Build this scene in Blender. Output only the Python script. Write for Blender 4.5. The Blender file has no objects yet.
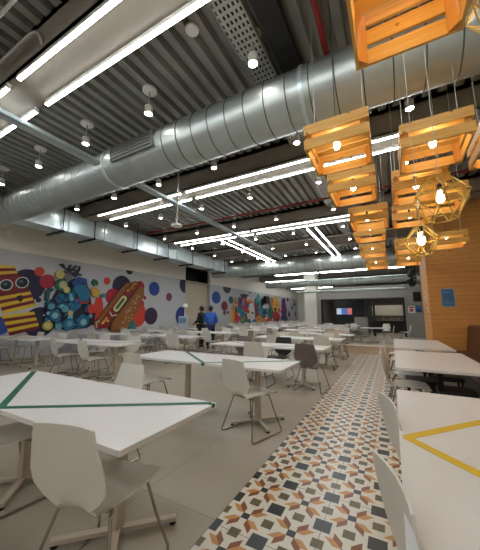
import bpy, bmesh, math, random
from mathutils import Vector, Matrix
R = math.radians
C = bpy.context.scene.collection
random.seed(7)
CAMH = 1.35
PITCH, YAW, FPX = R(8.35), R(28.59), 276.0

# ---------------------------------------------------------------- camera rays (used once, to place paint on the walls)
FW = Vector((-math.sin(YAW)*math.cos(PITCH), math.cos(YAW)*math.cos(PITCH), math.sin(PITCH)))
RT = Vector((math.cos(YAW), math.sin(YAW), 0))
UP = RT.cross(FW)
def ray(u, v): return FW + RT*((u-240)/FPX) - UP*((v-275)/FPX)
def atx(u, v, x):
    d = ray(u, v); return Vector((0, 0, CAMH)) + d*(x/d.x)
def aty(u, v, y):
    d = ray(u, v); return Vector((0, 0, CAMH)) + d*(y/d.y)

# ---------------------------------------------------------------- materials
def s2l(c): return tuple((x/12.92 if x <= .04045 else ((x+.055)/1.055)**2.4) for x in c)
def rgb(r, g, b): return s2l((r/255, g/255, b/255))+(1,)
MATS = {}
def mat(name, col, rough=.5, metal=0, var=.06, scale=6, bump=0, emit=0, stretch=None, spec=.5):
    if name in MATS: return MATS[name]
    m = bpy.data.materials.new(name); m.use_nodes = True
    nt = m.node_tree; b = nt.nodes['Principled BSDF']
    b.inputs['Roughness'].default_value = rough; b.inputs['Metallic'].default_value = metal
    b.inputs['Specular IOR Level'].default_value = spec
    if emit:
        b.inputs['Base Color'].default_value = col
        b.inputs['Emission Color'].default_value = col; b.inputs['Emission Strength'].default_value = emit
    else:
        tc = nt.nodes.new('ShaderNodeTexCoord'); mp = nt.nodes.new('ShaderNodeMapping')
        mp.inputs['Scale'].default_value = stretch or (1, 1, 1)
        nz = nt.nodes.new('ShaderNodeTexNoise'); nz.inputs['Scale'].default_value = scale; nz.inputs['Detail'].default_value = 4
        mx = nt.nodes.new('ShaderNodeMix'); mx.data_type = 'RGBA'
        mx.inputs[6].default_value = tuple(max(0, c*(1-var*2)) for c in col[:3])+(1,)
        mx.inputs[7].default_value = tuple(min(1, c*(1+var*2)) for c in col[:3])+(1,)
        nt.links.new(tc.outputs['Object'], mp.inputs[0]); nt.links.new(mp.outputs[0], nz.inputs['Vector'])
        nt.links.new(nz.outputs[0], mx.inputs[0]); nt.links.new(mx.outputs[2], b.inputs['Base Color'])
        if bump:
            bp = nt.nodes.new('ShaderNodeBump'); bp.inputs['Strength'].default_value = bump
            nt.links.new(nz.outputs[0], bp.inputs['Height']); nt.links.new(bp.outputs[0], b.inputs['Normal'])
    MATS[name] = m
    return m
class NB:                                            # tiny node builder for maths
    def __init__(s, nt): s.nt = nt
    def m(s, op, a, b=0, c=None):
        n = s.nt.nodes.new('ShaderNodeMath'); n.operation = op
        for i, x in enumerate((a, b, c)):
            if x is None: continue
            if isinstance(x, (int, float)): n.inputs[i].default_value = x
            else: s.nt.links.new(x, n.inputs[i])
        return n.outputs[0]
    def mix(s, f, a, b):
        n = s.nt.nodes.new('ShaderNodeMix'); n.data_type = 'RGBA'
        for i, x in ((0, f), (6, a), (7, b)):
            if isinstance(x, (int, float, tuple)): n.inputs[i].default_value = x
            else: s.nt.links.new(x, n.inputs[i])
        return n.outputs[2]
def floor_mat():
    m = bpy.data.materials.new('floor_tiles'); m.use_nodes = True
    nt = m.node_tree; b = nt.nodes['Principled BSDF']; q = NB(nt)
    tc = nt.nodes.new('ShaderNodeTexCoord'); sp = nt.nodes.new('ShaderNodeSeparateXYZ')
    nt.links.new(tc.outputs['Object'], sp.inputs[0]); X, Y = sp.outputs[0], sp.outputs[1]
    nz = nt.nodes.new('ShaderNodeTexNoise'); nz.inputs['Scale'].default_value = 1.3; nz.inputs['Detail'].default_value = 6
    nt.links.new(tc.outputs['Object'], nz.inputs['Vector'])
    n2 = nt.nodes.new('ShaderNodeTexNoise'); n2.inputs['Scale'].default_value = 40; n2.inputs['Detail'].default_value = 4
    nt.links.new(tc.outputs['Object'], n2.inputs['Vector'])
    def fr(v, off, per): return q.m('FRACT', q.m('DIVIDE', q.m('SUBTRACT', v, off-per*1000), per))
    # plain greige porcelain with thin joints
    g = q.mix(nz.outputs[0], rgb(156, 146, 130), rgb(176, 167, 151))
    def joint(v, off, per, w):
        f = fr(v, off, per); return q.m('LESS_THAN', q.m('MINIMUM', f, q.m('SUBTRACT', 1, f)), w/per)
    j = q.m('MAXIMUM', joint(X, -1.13, .65, .0022), joint(Y, 1.73, 1.3, .0022))
    g = q.mix(j, g, rgb(118, 110, 98))
    # patterned cement tiles, lattice of 0.32 m
    P = .32
    ax = q.m('ABSOLUTE', q.m('MULTIPLY', q.m('SUBTRACT', fr(X, -.97-P/2, P), .5), P))
    ay = q.m('ABSOLUTE', q.m('MULTIPLY', q.m('SUBTRACT', fr(Y, 1.86-P/2, P), .5), P))
    bx = q.m('SUBTRACT', P/2, ax); by = q.m('SUBTRACT', P/2, ay)
    small = q.m('LESS_THAN', q.m('MAXIMUM', ax, ay), .027)
    large = q.m('LESS_THAN', q.m('MAXIMUM', bx, by), .053)
    olive = q.m('MAXIMUM', q.m('LESS_THAN', q.m('MAXIMUM', bx, ay), .036), q.m('LESS_THAN', q.m('MAXIMUM', ax, by), .036))
    p = q.m('MULTIPLY', q.m('ADD', ax, ay), .7071); d = q.m('MULTIPLY', q.m('SUBTRACT', ax, ay), .7071); aq = q.m('ABSOLUTE', d)
    pp = q.m('SUBTRACT', p, q.m('MULTIPLY', aq, .95))
    pet = q.m('MULTIPLY', q.m('LESS_THAN', aq, .037), q.m('MULTIPLY', q.m('GREATER_THAN', pp, .034), q.m('LESS_THAN', pp, .116)))
    cream = q.mix(n2.outputs[0], rgb(212, 206, 190), rgb(230, 225, 212))
    pc = q.mix(q.m('GREATER_THAN', d, 0), q.mix(n2.outputs[0], rgb(112, 56, 16), rgb(146, 82, 28)), q.mix(n2.outputs[0], rgb(184, 122, 52), rgb(208, 156, 90)))
    t = q.mix(pet, cream, pc)
    t = q.mix(olive, t, q.mix(n2.outputs[0], rgb(70, 60, 34), rgb(114, 100, 64)))
    dark = q.mix(n2.outputs[0], rgb(20, 26, 27), rgb(46, 52, 52))
    t = q.mix(q.m('MAXIMUM', small, large), t, dark)
    j2 = q.m('MAXIMUM', joint(X, -.49, .64, .0018), joint(Y, 1.70, .64, .0018))
    t = q.mix(j2, t, rgb(48, 44, 38))
    ins = q.m('MULTIPLY', q.m('MULTIPLY', q.m('GREATER_THAN', X, -1.13), q.m('LESS_THAN', X, .79)), q.m('LESS_THAN', Y, 11.0))
    nt.links.new(q.mix(ins, g, t), b.inputs['Base Color'])
    nt.links.new(q.m('SUBTRACT', .42, q.m('MULTIPLY', ins, .12)), b.inputs['Roughness'])
    return m
def wood_mat(name, lo, hi, axis, plank=.0, zoff=0):
    m = bpy.data.materials.new(name); m.use_nodes = True
    nt = m.node_tree; b = nt.nodes['Principled BSDF']; q = NB(nt); b.inputs['Roughness'].default_value = .5
    tc = nt.nodes.new('ShaderNodeTexCoord'); mp = nt.nodes.new('ShaderNodeMapping')
    mp.inputs['Scale'].default_value = {'x': (1.2, 14, 30), 'y': (14, 1.2, 30), 'z': (20, 20, 1.5)}[axis]
    nt.links.new(tc.outputs['Object'], mp.inputs[0])
    nz = nt.nodes.new('ShaderNodeTexNoise'); nz.inputs['Scale'].default_value = 1.6; nz.inputs['Detail'].default_value = 6; nz.inputs['Distortion'].default_value = .6
    nt.links.new(mp.outputs[0], nz.inputs['Vector'])
    f = q.m('MULTIPLY_ADD', q.m('SUBTRACT', nz.outputs[0], .5), 2.0, .5)
    col = q.mix(f, lo, hi)
    vn = nt.nodes.new('ShaderNodeTexVoronoi'); vn.inputs['Scale'].default_value = 5.5
    nt.links.new(tc.outputs['Object'], vn.inputs['Vector'])
    col = q.mix(q.m('MULTIPLY', q.m('LESS_THAN', vn.outputs['Distance'], .09), .6), col, rgb(120, 66, 26))
    if plank:
        sp = nt.nodes.new('ShaderNodeSeparateXYZ'); nt.links.new(tc.outputs['Object'], sp.inputs[0])
        zz = q.m('DIVIDE', sp.outputs[2], plank); fr = q.m('FRACT', zz)
        wn = nt.nodes.new('ShaderNodeTexWhiteNoise'); wn.noise_dimensions = '1D'
        nt.links.new(q.m('FLOOR', zz), wn.inputs['W'])
        col = q.mix(q.m('MULTIPLY', wn.outputs[0], .35), col, hi)
        col = q.mix(q.m('MULTIPLY', q.m('LESS_THAN', fr, .04), .65), col, rgb(84, 46, 18))
    nt.links.new(col, b.inputs['Base Color'])
    MATS[name] = m
    return m

WHITE = mat('white_plastic', rgb(228, 224, 216), .38, 0, .02)
GREYP = mat('grey_plastic', rgb(118, 106, 102), .45, 0, .03)
BLACKP = mat('black_plastic', rgb(26, 25, 26), .5, 0, .1)
TANP = mat('tan_plastic', rgb(206, 184, 162), .45, 0, .04)
TOP = mat('table_laminate', rgb(232, 230, 228), .3, 0, .012)
BEIGE = mat('beige_powder_metal', rgb(196, 182, 164), .45, 0, .03)
CHROME = mat('chrome', rgb(170, 165, 158), .22, 1, .05)
RUBBER = mat('rubber', rgb(24, 22, 20), .8)
GREEN = mat('green_tape', rgb(0, 98, 74), .45, 0, .05)
DGREEN = mat('dark_tape', rgb(40, 58, 56), .45, 0, .05)
YELLOW = mat('yellow_tape', rgb(232, 192, 40), .45, 0, .05)
GALV = mat('galvanised_steel', rgb(186, 194, 192), .42, .75, .08, 3)
SEAM = mat('seam_steel', rgb(98, 102, 100), .55, .5, .08, 6)
GALV2 = mat('galvanised_sheet', rgb(204, 218, 222), .28, .45, .14, 2.5)
DECK = mat('steel_deck', rgb(150, 151, 144), .5, .15, .12, 2)
BEAMM = mat('beam_paint', rgb(150, 142, 130), .75, 0, .05)
TUBEL = mat('lit_diffuser', (.95, .985, 1, 1), emit=13)
DOWNL = mat('lit_lamp', (1, .95, .86, 1), emit=36)
BULB = mat('lit_bulb', (1, .86, .58, 1), emit=23)
GLASSB = mat('lit_globe', (1, .88, .70, 1), emit=12)
LAMPB = mat('lamp_body', rgb(236, 234, 228), .4, 0, .02)
DISC = mat('white_ceiling_plastic', rgb(240, 238, 232), .5, 0, .02)
PIPE = mat('white_conduit', rgb(190, 188, 182), .4, .3, .05)
RED = mat('red_pipe_paint', rgb(136, 32, 30), .4, 0, .05)
BLACK = mat('black_metal', rgb(20, 20, 22), .5, .2, .1)
WALLG = mat('mural_wall_grey', rgb(186, 187, 191), .7, 0, .02, 2)
WALLW = mat('wall_white', rgb(232, 227, 216), .8, 0, .02, 2)
WALLB = mat('wall_beige', rgb(190, 180, 160), .75, 0, .03, 2)
WALLC = mat('concrete_wall', rgb(150, 147, 140), .8, 0, .05, 2)
DARKW = mat('dark_wall', rgb(40, 41, 44), .7, 0, .05, 2)
LEATHER = mat('brown_leather', rgb(88, 48, 30), .4, 0, .08, 5, .1)
CRATE = wood_mat('crate_wood', rgb(206, 148, 64), rgb(232, 184, 98), 'x')
CRATEY = wood_mat('crate_wood_side', rgb(206, 148, 64), rgb(232, 184, 98), 'y')
POSTW = wood_mat('crate_post_wood', rgb(198, 128, 50), rgb(224, 160, 74), 'z')
PLANK = wood_mat('pine_planks', rgb(200, 136, 66), rgb(222, 164, 92), 'x', .125)
CAGE = mat('yellow_wire', rgb(196, 158, 60), .5, .2, .05)

# ---------------------------------------------------------------- mesh builder
class MB:
    def __init__(s): s.v = []; s.f = []; s.mi = []; s.k = 0; s.sm = []
    def face(s, idx, smooth=False): s.f.append(tuple(idx)); s.mi.append(s.k); s.sm.append(smooth)
    def vs(s, pts):
        n = len(s.v); s.v += [Vector(p) for p in pts]; return range(n, n+len(pts))
    def box(s, lo, hi, M=None, bev=0):
        x0, y0, z0 = lo; x1, y1, z1 = hi
        P = [Vector(p) for p in ((x0,y0,z0),(x1,y0,z0),(x1,y1,z0),(x0,y1,z0),(x0,y0,z1),(x1,y0,z1),(x1,y1,z1),(x0,y1,z1))]
        if M: P = [M @ p for p in P]
        i = s.vs(P)
        for q in ((0,3,2,1),(4,5,6,7),(0,1,5,4),(1,2,6,5),(2,3,7,6),(3,0,4,7)): s.face([i[a] for a in q])
        return s
    def slab(s, lo, hi, r=.02, n=3):                 # box with rounded vertical corners
        x0, y0, z0 = lo; x1, y1, z1 = hi; pts = []
        for cx, cy, a0 in ((x1-r,y1-r,0),(x0+r,y1-r,90),(x0+r,y0+r,180),(x1-r,y0+r,270)):
            for k in range(n+1):
                a = R(a0+90*k/n); pts.append((cx+r*math.cos(a), cy+r*math.sin(a)))
        return s.prism([(x, y, z0) for x, y in pts], (0, 0, z1-z0))
    def prism(s, pts, d):
        d = Vector(d); a = s.vs(pts); b = s.vs([Vector(p)+d for p in pts]); n = len(pts)
        s.face(list(reversed(a))); s.face(b)
        for k in range(n): s.face((a[k], a[(k+1)%n], b[(k+1)%n], b[k]))
        return s
    def tube(s, pts, r, n=8, closed=False):
        pts = [Vector(p) for p in pts]; rings = []
        m = len(pts); prev = None
        for k, p in enumerate(pts):
            if closed: t = (pts[(k+1)%m]-pts[k-1]).normalized()
            else: t = (pts[min(k+1, m-1)]-pts[max(k-1, 0)]).normalized()
            ref = prev if prev is not None else (Vector((0,0,1)) if abs(t.z) < .9 else Vector((1,0,0)))
            a = (ref - t*ref.dot(t)).normalized(); prev = a; b = t.cross(a)
            rr = r[k] if isinstance(r, (list, tuple)) else r
            rings.append(s.vs([p+a*rr*math.cos(2*math.pi*j/n)+b*rr*math.sin(2*math.pi*j/n) for j in range(n)]))
        for k in range(m if closed else m-1):
            A, B = rings[k], rings[(k+1)%m]
            for j in range(n): s.face((A[j], A[(j+1)%n], B[(j+1)%n], B[j]), True)
        if not closed:
            s.face(list(reversed(rings[0]))); s.face(rings[-1])
        return s
    def lathe(s, prof, c=(0,0,0), n=20, axis='z'):    # prof: (radius, height)
        pts = []
        ax = {'z': (Vector((1,0,0)), Vector((0,1,0)), Vector((0,0,1))), 'x': (Vector((0,1,0)), Vector((0,0,1)), Vector((1,0,0))), 'y': (Vector((0,0,1)), Vector((1,0,0)), Vector((0,1,0)))}[axis]
        c = Vector(c); rings = []
        for r, h in prof: rings.append(s.vs([c+ax[2]*h+(ax[0]*math.cos(2*math.pi*j/n)+ax[1]*math.sin(2*math.pi*j/n))*max(r, 1e-4) for j in range(n)]))
        for A, B in zip(rings, rings[1:]):
            for j in range(n): s.face((A[j], A[(j+1)%n], B[(j+1)%n], B[j]), True)
        s.face(list(reversed(rings[0]))); s.face(rings[-1])
        return s
    def build(s, name, mats, parent=None, org=None):
        o0 = Vector(org) if org else (parent.location.copy() if parent else Vector())
        if parent and not org and parent.parent: o0 = o0 + parent.parent.location
        me = bpy.data.meshes.new(name)
        me.from_pydata([tuple(p-o0) for p in s.v], [], s.f)
        if not isinstance(mats, (list, tuple)): mats = [mats]
        for m in mats: me.materials.append(m)
        me.polygons.foreach_set('material_index', s.mi); me.polygons.foreach_set('use_smooth', s.sm)
        bm = bmesh.new(); bm.from_mesh(me); bmesh.ops.recalc_face_normals(bm, faces=bm.faces); bm.to_mesh(me); bm.free()
        me.set_sharp_from_angle(angle=R(32))
        o = bpy.data.objects.new(name, me); C.objects.link(o)
        if parent: o.parent = parent
        else: o.location = o0
        return o
def tag(o, label=None, cat=None, group=None, kind=None):
    if label: o['label'] = label
    if cat: o['category'] = cat
    if group: o['group'] = group
    if kind: o['kind'] = kind
    return o
def thing(name, label, cat, loc=(0,0,0), rz=0, group=None):
    o = bpy.data.objects.new(name, None); o.empty_display_size = .1; C.objects.link(o)
    o.location = loc; o.rotation_euler.z = rz
    return tag(o, label, cat, group)
def struct(name, mb, m): return tag(mb.build(name, m), kind='structure')
def kids(o): return [c for c in bpy.data.objects if c.parent == o]
def dup(tree, loc, rz, label, group=None):
    root, ch = tree
    r = root.copy(); C.objects.link(r); r.location = loc; r.rotation_euler.z = rz; r['label'] = label
    if group: r['group'] = group
    for c, gs in ch:
        n = c.copy(); C.objects.link(n); n.parent = r
        for g in gs:
            h = g.copy(); C.objects.link(h); h.parent = n
    return r
def tree_of(root): return (root, [(c, kids(c)) for c in kids(root)])
ORD = ['first','second','third','fourth','fifth','sixth','seventh','eighth','ninth','tenth','eleventh','twelfth','thirteenth','fourteenth']

# ================================================================ room shell
XL, XR, Y0, YB, YE, ZC = -10.6, 2.3, -3.2, 20.8, 35.0, 4.9
struct('floor', MB().box((-12, Y0, -.1), (XR+.2, YE+.2, 0)), floor_mat())
mb = MB(); pitch = .215; x = -12.0; prof = []
while x < XR+.2:
    prof += [(x, ZC), (x+.105, ZC), (x+.125, ZC+.11), (x+.195, ZC+.11)]; x += pitch
a = mb.vs([(px, Y0-.1, pz) for px, pz in prof]); b = mb.vs([(px, YE+.2, pz) for px, pz in prof])
for k in range(len(prof)-1): mb.face((a[k], a[k+1], b[k+1], b[k]))
mb.box((-12, Y0-.1, ZC+.13), (XR+.2, YE+.2, ZC+.2))
struct('ceiling', mb, DECK)
ZM = 3.43
RY0, RY1 = 12.7, 15.25
mb = MB(); mb.box((XL-.2, Y0, 0), (XL, RY0, ZM)); mb.box((XL-.2, RY1, 0), (XL, YE, ZM)); struct('wall_left', mb, WALLG)
mb = MB(); mb.box((XL-.2, Y0, ZM), (XL, RY0, ZC+.12)); mb.box((XL-.2, RY1, ZM), (XL, YE, ZC+.12)); mb.box((XL-.2, RY0, 4.3), (XL, RY1, ZC+.12)); struct('wall_left_upper', mb, WALLW)
mb = MB(); mb.box((XL-.5, RY0-.1, 0), (XL-.25, RY1+.1, ZM-.03)); mb.box((XL-.25, RY0-.02, ZM-.05), (XL-.003, RY1+.02, ZM)); struct('wall_left_recess', mb, WALLB)
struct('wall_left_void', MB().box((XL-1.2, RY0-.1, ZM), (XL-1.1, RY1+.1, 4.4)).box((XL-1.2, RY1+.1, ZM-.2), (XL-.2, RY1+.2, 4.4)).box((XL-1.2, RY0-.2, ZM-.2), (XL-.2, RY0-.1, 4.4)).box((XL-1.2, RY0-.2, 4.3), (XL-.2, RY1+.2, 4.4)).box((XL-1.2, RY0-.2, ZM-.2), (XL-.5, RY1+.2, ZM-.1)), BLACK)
struct('wall_right', MB().box((XR, Y0, 0), (XR+.2, YE, ZC+.12)), WALLW)
struct('wall_front', MB().box((-12, Y0-.2, 0), (XR+.2, Y0, ZC+.12)), WALLW)
struct('wall_far', MB().box((-12, YE, 0), (XR+.2, YE+.2, ZC+.12)), WALLW)
struct('wall_pine', MB().box((.94, 9.3, 0), (XR+.1, 11.1, ZC+.05)), PLANK)
# back wall with the wide framed opening, and the white pier at its left
OX0, OX1, OZ = -4.53, .77, 2.52
mb = MB(); mb.box((-4.86, YB, 0), (OX0, YB+.25, 3.3)); mb.box((OX1, YB, 0), (XR, YB+.25, 3.3)); mb.box((OX0, YB, OZ), (OX1, YB+.25, 3.3))
struct('wall_back', mb, WALLC)
struct('wall_back_pier', MB().box((-5.75, YB-.05, 0), (-4.86, YB+.8, ZC+.05)), WALLW)
mb = MB()
for xx in (OX0, -1.12, OX1-.12): mb.box((xx, YB-.05, 0), (xx+.12, YB+.2, OZ))
mb.box((OX0, YB-.04, OZ-.1), (OX1, YB+.2, OZ)); struct('trim_opening', mb, BLACK)
# rooms beyond the opening
mb = MB(); mb.box((-3.95, 22.6, 0), (-1.75, 22.8, 2.9)); struct('wall_beyond_dark', mb, DARKW)
mb = MB(); mb.box((-4.9, 27.4, 0), (XR, 27.6, 3.3)); mb.box((-5.0, YB+.25, 0), (-4.86, 27.5, 3.3)); struct('wall_beyond', mb, WALLC)
struct('ceiling_beyond', MB().box((-5, YB+.25, 3.3), (XR, 27.6, 3.38)), WALLC)

# ================================================================ beams, linear lights
BY = [-2.02+3.64*k for k in range(10)]
for k, y in enumerate(BY):
    mb = MB(); mb.box((-10.6, y-.25, 4.44), (2.3, y+.25, 4.47)); mb.box((-10.6, y-.25, 4.82), (2.3, y+.25, 4.93)); mb.box((-10.6, y-.25, 4.44), (2.3, y-.22, 4.93)); mb.box((-10.6, y+.22, 4.44), (2.3, y+.25, 4.93))
    tag(mb.build('trim_%d' % (k+1), BEAMM), kind='structure')
def strip(axis, a0, a1, c, z, label, group, w=.052):
    mid = (a0+a1)/2; L = a1-a0
    loc = (mid, c, z) if axis == 'x' else (c, mid, z)
    t = thing('linear_light', label, 'ceiling light', loc, 0, group)
    def bx(lo, hi):
        return (lo, hi) if axis == 'x' else ((lo[1], lo[0], lo[2]), (hi[1], hi[0], hi[2]))
    m = MB()
    l, h = bx((-L/2, -w/2, 0), (L/2, w/2, .05)); l2, h2 = bx((-L/2, -w/2, -.02), (-L/2+.012, w/2, .0)); l3, h3 = bx((L/2-.012, -w/2, -.02), (L/2, w/2, 0))
    m.box(l, (h[0], h[1], .056)); o = m.build('housing', LAMPB, None, (0,0,0)); o.parent = t
    for ll, hh in ((l2, h2), (l3, h3)):
        o = MB().box(ll, hh).build('end_cap', LAMPB, None, (0,0,0)); o.parent = t
    l, h = bx((-L/2+.012, -w/2+.006, -.014), (L/2-.012, w/2-.006, -.0005))
    o = MB().box(l, h).build('diffuser', TUBEL, None, (0,0,0)); o.parent = t
    if axis == 'y':
        for q in (-.4, 0, .4):
            o = MB().tube([(0, L*q, .05), (0, L*q, .52)], .004, 6).build('hanger_wire', PIPE, None, (0,0,0)); o.parent = t
    return t
segs = [(-7.7, -4.42), (-4.28, .9)]
EDG = ['front edge', 'rear edge']
BN = ['beam behind the viewer, unseen, added as fill','nearest beam','second beam from viewer','third beam from viewer','fourth beam from viewer','fifth beam from viewer','sixth beam from viewer']  # tubes behind the viewer are unseen, added to light the near tables
for k, y in enumerate(BY[:7]):
    if k == 4: continue
    sg = segs if k != 3 else [(-7.9, -4.35), (-4.25, -.9)]
    for e, dy in ((0, -.205), (1, .205)):
        for i, (a0, a1) in enumerate(sg):
            s_ = (a0, a1) if k != 1 else ([(-7.8, -4.3), (-4.04, 1.2)] if e == 0 else [(-7.8, -4.46), (-4.2, 1.2)])[i]
            strip('x', s_[0], s_[1], y+dy, 4.385, 'white linear tube light along the %s of the %s, %s length' % (EDG[e], BN[k], ['mural-side', 'crate-side'][i]), 'tube lights along the beams')
for j, (x, y0, y1, n) in enumerate(((-5.95, 9.3, 14.8, 'left line of the pair running away toward the mural wall'), (-5.6, 9.3, 14.8, 'right line of the pair running away toward the mural wall'), (-2.42, 9.35, 15.0, 'left line of the pair running away near the crates'), (-2.12, 9.35, 15.0, 'right line of the pair running away near the crates'))):
    strip('y', y0, y1, x, 4.38, 'white linear light, '+n, 'tube lights running away from the viewer')

for k, y in enumerate((23.46, 27.1, 30.74)):  # extra tubes added to brighten the dim far bay
    for e, dy in ((0, -.205), (1, .205)):
        strip('x', -10.0, -5.4, y+dy, 4.385, 'white linear tube light added to brighten the far bay beyond the pier, %s, %s' % (['nearest beam', 'middle beam', 'last beam'][k], EDG[e]), 'tube lights along the beams')
# ================================================================ pendant downlights with their ceiling discs
def make_downlight():
    t = thing('pendant_downlight', '', 'ceiling light')
    MB().lathe([(.012, .13), (.012, .40)], n=8).build('stem', PIPE, t)
    MB().lathe([(.05, .13), (.062, .125), (.062, 0), (.054, 0), (.05, .04)], n=16).build('lamp_housing', LAMPB, t)
    MB().lathe([(.05, .012), (.05, .02)], n=16).build('lens', DOWNL, t)
    MB().lathe([(.10, .38), (.11, .39), (.11, .42), (.09, .43)], n=20).build('ceiling_disc', DISC, t)
    return t
dl = make_downlight(); dltree = tree_of(dl)
LX = [-7.95, -6.3, -4.69, -3.1, -1.3, .45]
LXN = ['beside the mural wall', 'second from the mural wall', 'third from the mural wall', 'fourth from the mural wall', 'second from the pine wall', 'nearest the pine wall']
LY = [2.72, 4.53, 6.25, 8.15, 9.95, 11.8, 13.6, 15.4, 17.2, 19.0]
first = True
for r_, y in enumerate(LY):
    for c_, x in enumerate(LX):
        if c_ == 5 and (r_ == 0 or r_ > 2): continue
        lab = 'small lit pendant downlight, %s row from viewer, %s' % (ORD[r_], LXN[c_])
        if first: dl.location = (x, y, 4.44); tag(dl, lab, group='pendant downlights'); first = False
        else: dup(dltree, (x, y, 4.44), 0, lab, 'pendant downlights')
for i, (x, nm) in enumerate(zip(LX[:5], LXN)):
    m = MB(); m.tube([(x+.03, .5, 4.89), (x+.03, 20, 4.89)], .012, 6)
    tag(m.build('conduit', PIPE, None, (x+.03, .5, 4.87)), 'thin white conduit under the deck feeding the downlight line '+nm, 'pipe', 'thin ceiling conduits')
for i, (x, y) in enumerate(((-1.93, 2.3), (-2.35, .95))):
    m = MB(); m.lathe([(.07, 0), (.085, .012), (.085, .04), (.06, .05), (.06, .07)], (x, y, 4.83), 20)
    tag(m.build('ceiling_disc', DISC, None, (x, y, 4.83)), ['round white ceiling disc alone beside the perforated tray', 'round white ceiling disc above the nearest tube lights'][i], 'ceiling disc')

# ================================================================ ducts
def ring_duct(name, label, x0, x1, y, z, r, step, fine, joints):
    t = thing(name, label, 'duct', ((x0+x1)/2, y, z))
    m = MB(); n = 44; prof = [(r, x0, 0)]; x = x0
    while x < x1-step:
        st = step if x >= fine else step*.8
        xe = x+st; h = .009 if x >= fine else .005; w_ = .015 if x >= fine else .010; kk = 1 if x >= fine else 0
        prof += [(r, xe-w_, 0), (r+h, xe-w_*.75, kk), (r+h, xe-w_*.25, kk), (r, xe, kk)]
        x = xe
    prof.append((r, x1, 0)); rings = []
    for rr, xx, k_ in prof:
        rings.append(m.vs([(xx, y+rr*math.cos(2*math.pi*j/n), z+rr*math.sin(2*math.pi*j/n)) for j in range(n)]))
    for q in range(len(prof)-1):
        m.k = prof[q+1][2]
        for j in range(n): m.face((rings[q][j], rings[q][(j+1)%n], rings[q+1][(j+1)%n], rings[q+1][j]), True)
    m.k = 0; m.face(list(reversed(rings[0]))); m.face(rings[-1])
    m.build('duct_tube', [GALV, SEAM], t)
    for xj in joints:
        MB().lathe([(r+.002, xj-.03), (r+.014, xj-.027), (r+.014, xj+.027), (r+.002, xj+.03)], (0, y, z), 40, 'x').build('joint_collar', GALV2, t)
    if y > 10:
        for xh in [x0+1+k*2.6 for k in range(int((x1-x0-1)/2.6)+1)]:
            MB().tube([(xh, y, z+r-.01), (xh, y, 4.92)], .008, 6).build('hanger_rod', PIPE, t)
    return t
d1 = ring_duct('spiral_duct', 'huge round galvanised spiral duct crossing the ceiling nearest the viewer', -10.59, 2.28, 3.36, 4.25, .37, .30, -3.6, (-4.6, -.8))
def arcpt(a, r, x): return (x, 3.36+r*math.cos(R(a)), 4.25+r*math.sin(R(a)))
m = MB(); A0, A1 = 160, 198
for xa, xb in ((-4.3, -3.25),):
    for a in range(A0, A1, 7):
        m.prism([arcpt(a, .365, xa), arcpt(a+5, .365, xa), arcpt(a+5, .425, xa), arcpt(a, .425, xa)], (xb-xa, 0, 0))
    for x_ in (xa, (xa+xb)/2, xb-.03):
        m.prism([arcpt(A0-2, .365, x_), arcpt(179, .365, x_), arcpt(A1+2, .365, x_), arcpt(A1+2, .435, x_), arcpt(179, .435, x_), arcpt(A0-2, .435, x_)], (.03, 0, 0))
tag(m.build('air_grille', mat('grille_metal', rgb(120, 122, 120), .5, .6), d1), 'dark grey louvred air grille')
d2 = ring_duct('spiral_duct', 'long round galvanised duct crossing the hall behind the second tube lights', -9.6, 2.28, 14.2, 3.98, .34, .45, -20, (-6, -3, -1))
d3 = ring_duct('spiral_duct', 'slimmer round galvanised duct in front of the far framed opening', -8.2, 2.28, 19.3, 3.6, .22, .6, -20, (-5, -2))
d4 = ring_duct('spiral_duct', 'thin silver pipe duct lowest over the far framed opening', -6.2, .9, 20.3, 3.07, .085, .9, -20, ())
# rectangular trunk along the mural wall
t = thing('trunk_duct', 'square galvanised trunk duct running along the wall above the mural', 'duct', (-8.8, 7, 3.89))
yy = 3.42; k = 0
while yy < 14.0:
    y1 = min(yy+1.22, 14.0)
    MB().box((-9.1, yy+.02, 3.89), (-8.5, y1-.02, 4.54)).build('duct_section', GALV2, t)
    MB().box((-9.12, y1-.018, 3.87), (-8.48, y1+.018, 4.56)).build('flange', GALV, t)
    yy = y1; k += 1
for yb in (4.45, 5.45, 7.2, 8.9, 10.6, 12.4, 13.6):
    m = MB(); m.box((-9.3, yb-.025, 3.81), (-8.38, yb+.025, 3.865)); m.box((-8.45, yb-.012, 3.86), (-8.43, yb+.012, 4.92)); m.build('hanger_bar', BLACK, t)

# ================================================================ trays, pipes, rods under the deck
t = thing('cable_tray', 'pale perforated cable tray running away above the big duct', 'cable tray', (-1.38, 4, 4.74))
m = MB(); m.box((-1.56, .2, 4.74), (-1.545, 12, 4.80)); m.box((-1.215, .2, 4.74), (-1.2, 12, 4.80))
for k in range(7):
    xk = -1.545+.33*k/6.0
    m.box((xk-.0145, .2, 4.74), (xk+.0145, 12, 4.744))
n = int(11.8/.085)
for k in range(n): m.box((-1.545, .2+k*.085, 4.7405), (-1.215, .2+k*.085+.038, 4.7445))
m.build('tray', mat('tray_metal', rgb(196, 198, 192), .45, .5), t)
MB().box((-1.53, .2, 4.80), (-1.23, 12, 4.83)).build('cable_bed', BLACKP, t)
m = MB().box((-1.12, .2, 4.72), (-.86, 13, 4.86)); tag(m.build('dark_gap_box', BLACKP, None, (-1, 6, 4.72)), 'black box standing in for the dark gap beside the perforated cable tray', 'cable tray')  # dark gap in the deck, its shade put in as a black box
t = thing('cable_ladder', 'silver channel running away under the tube lights toward the mural', 'cable tray', (-4.72, 6, 4.18))
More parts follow.
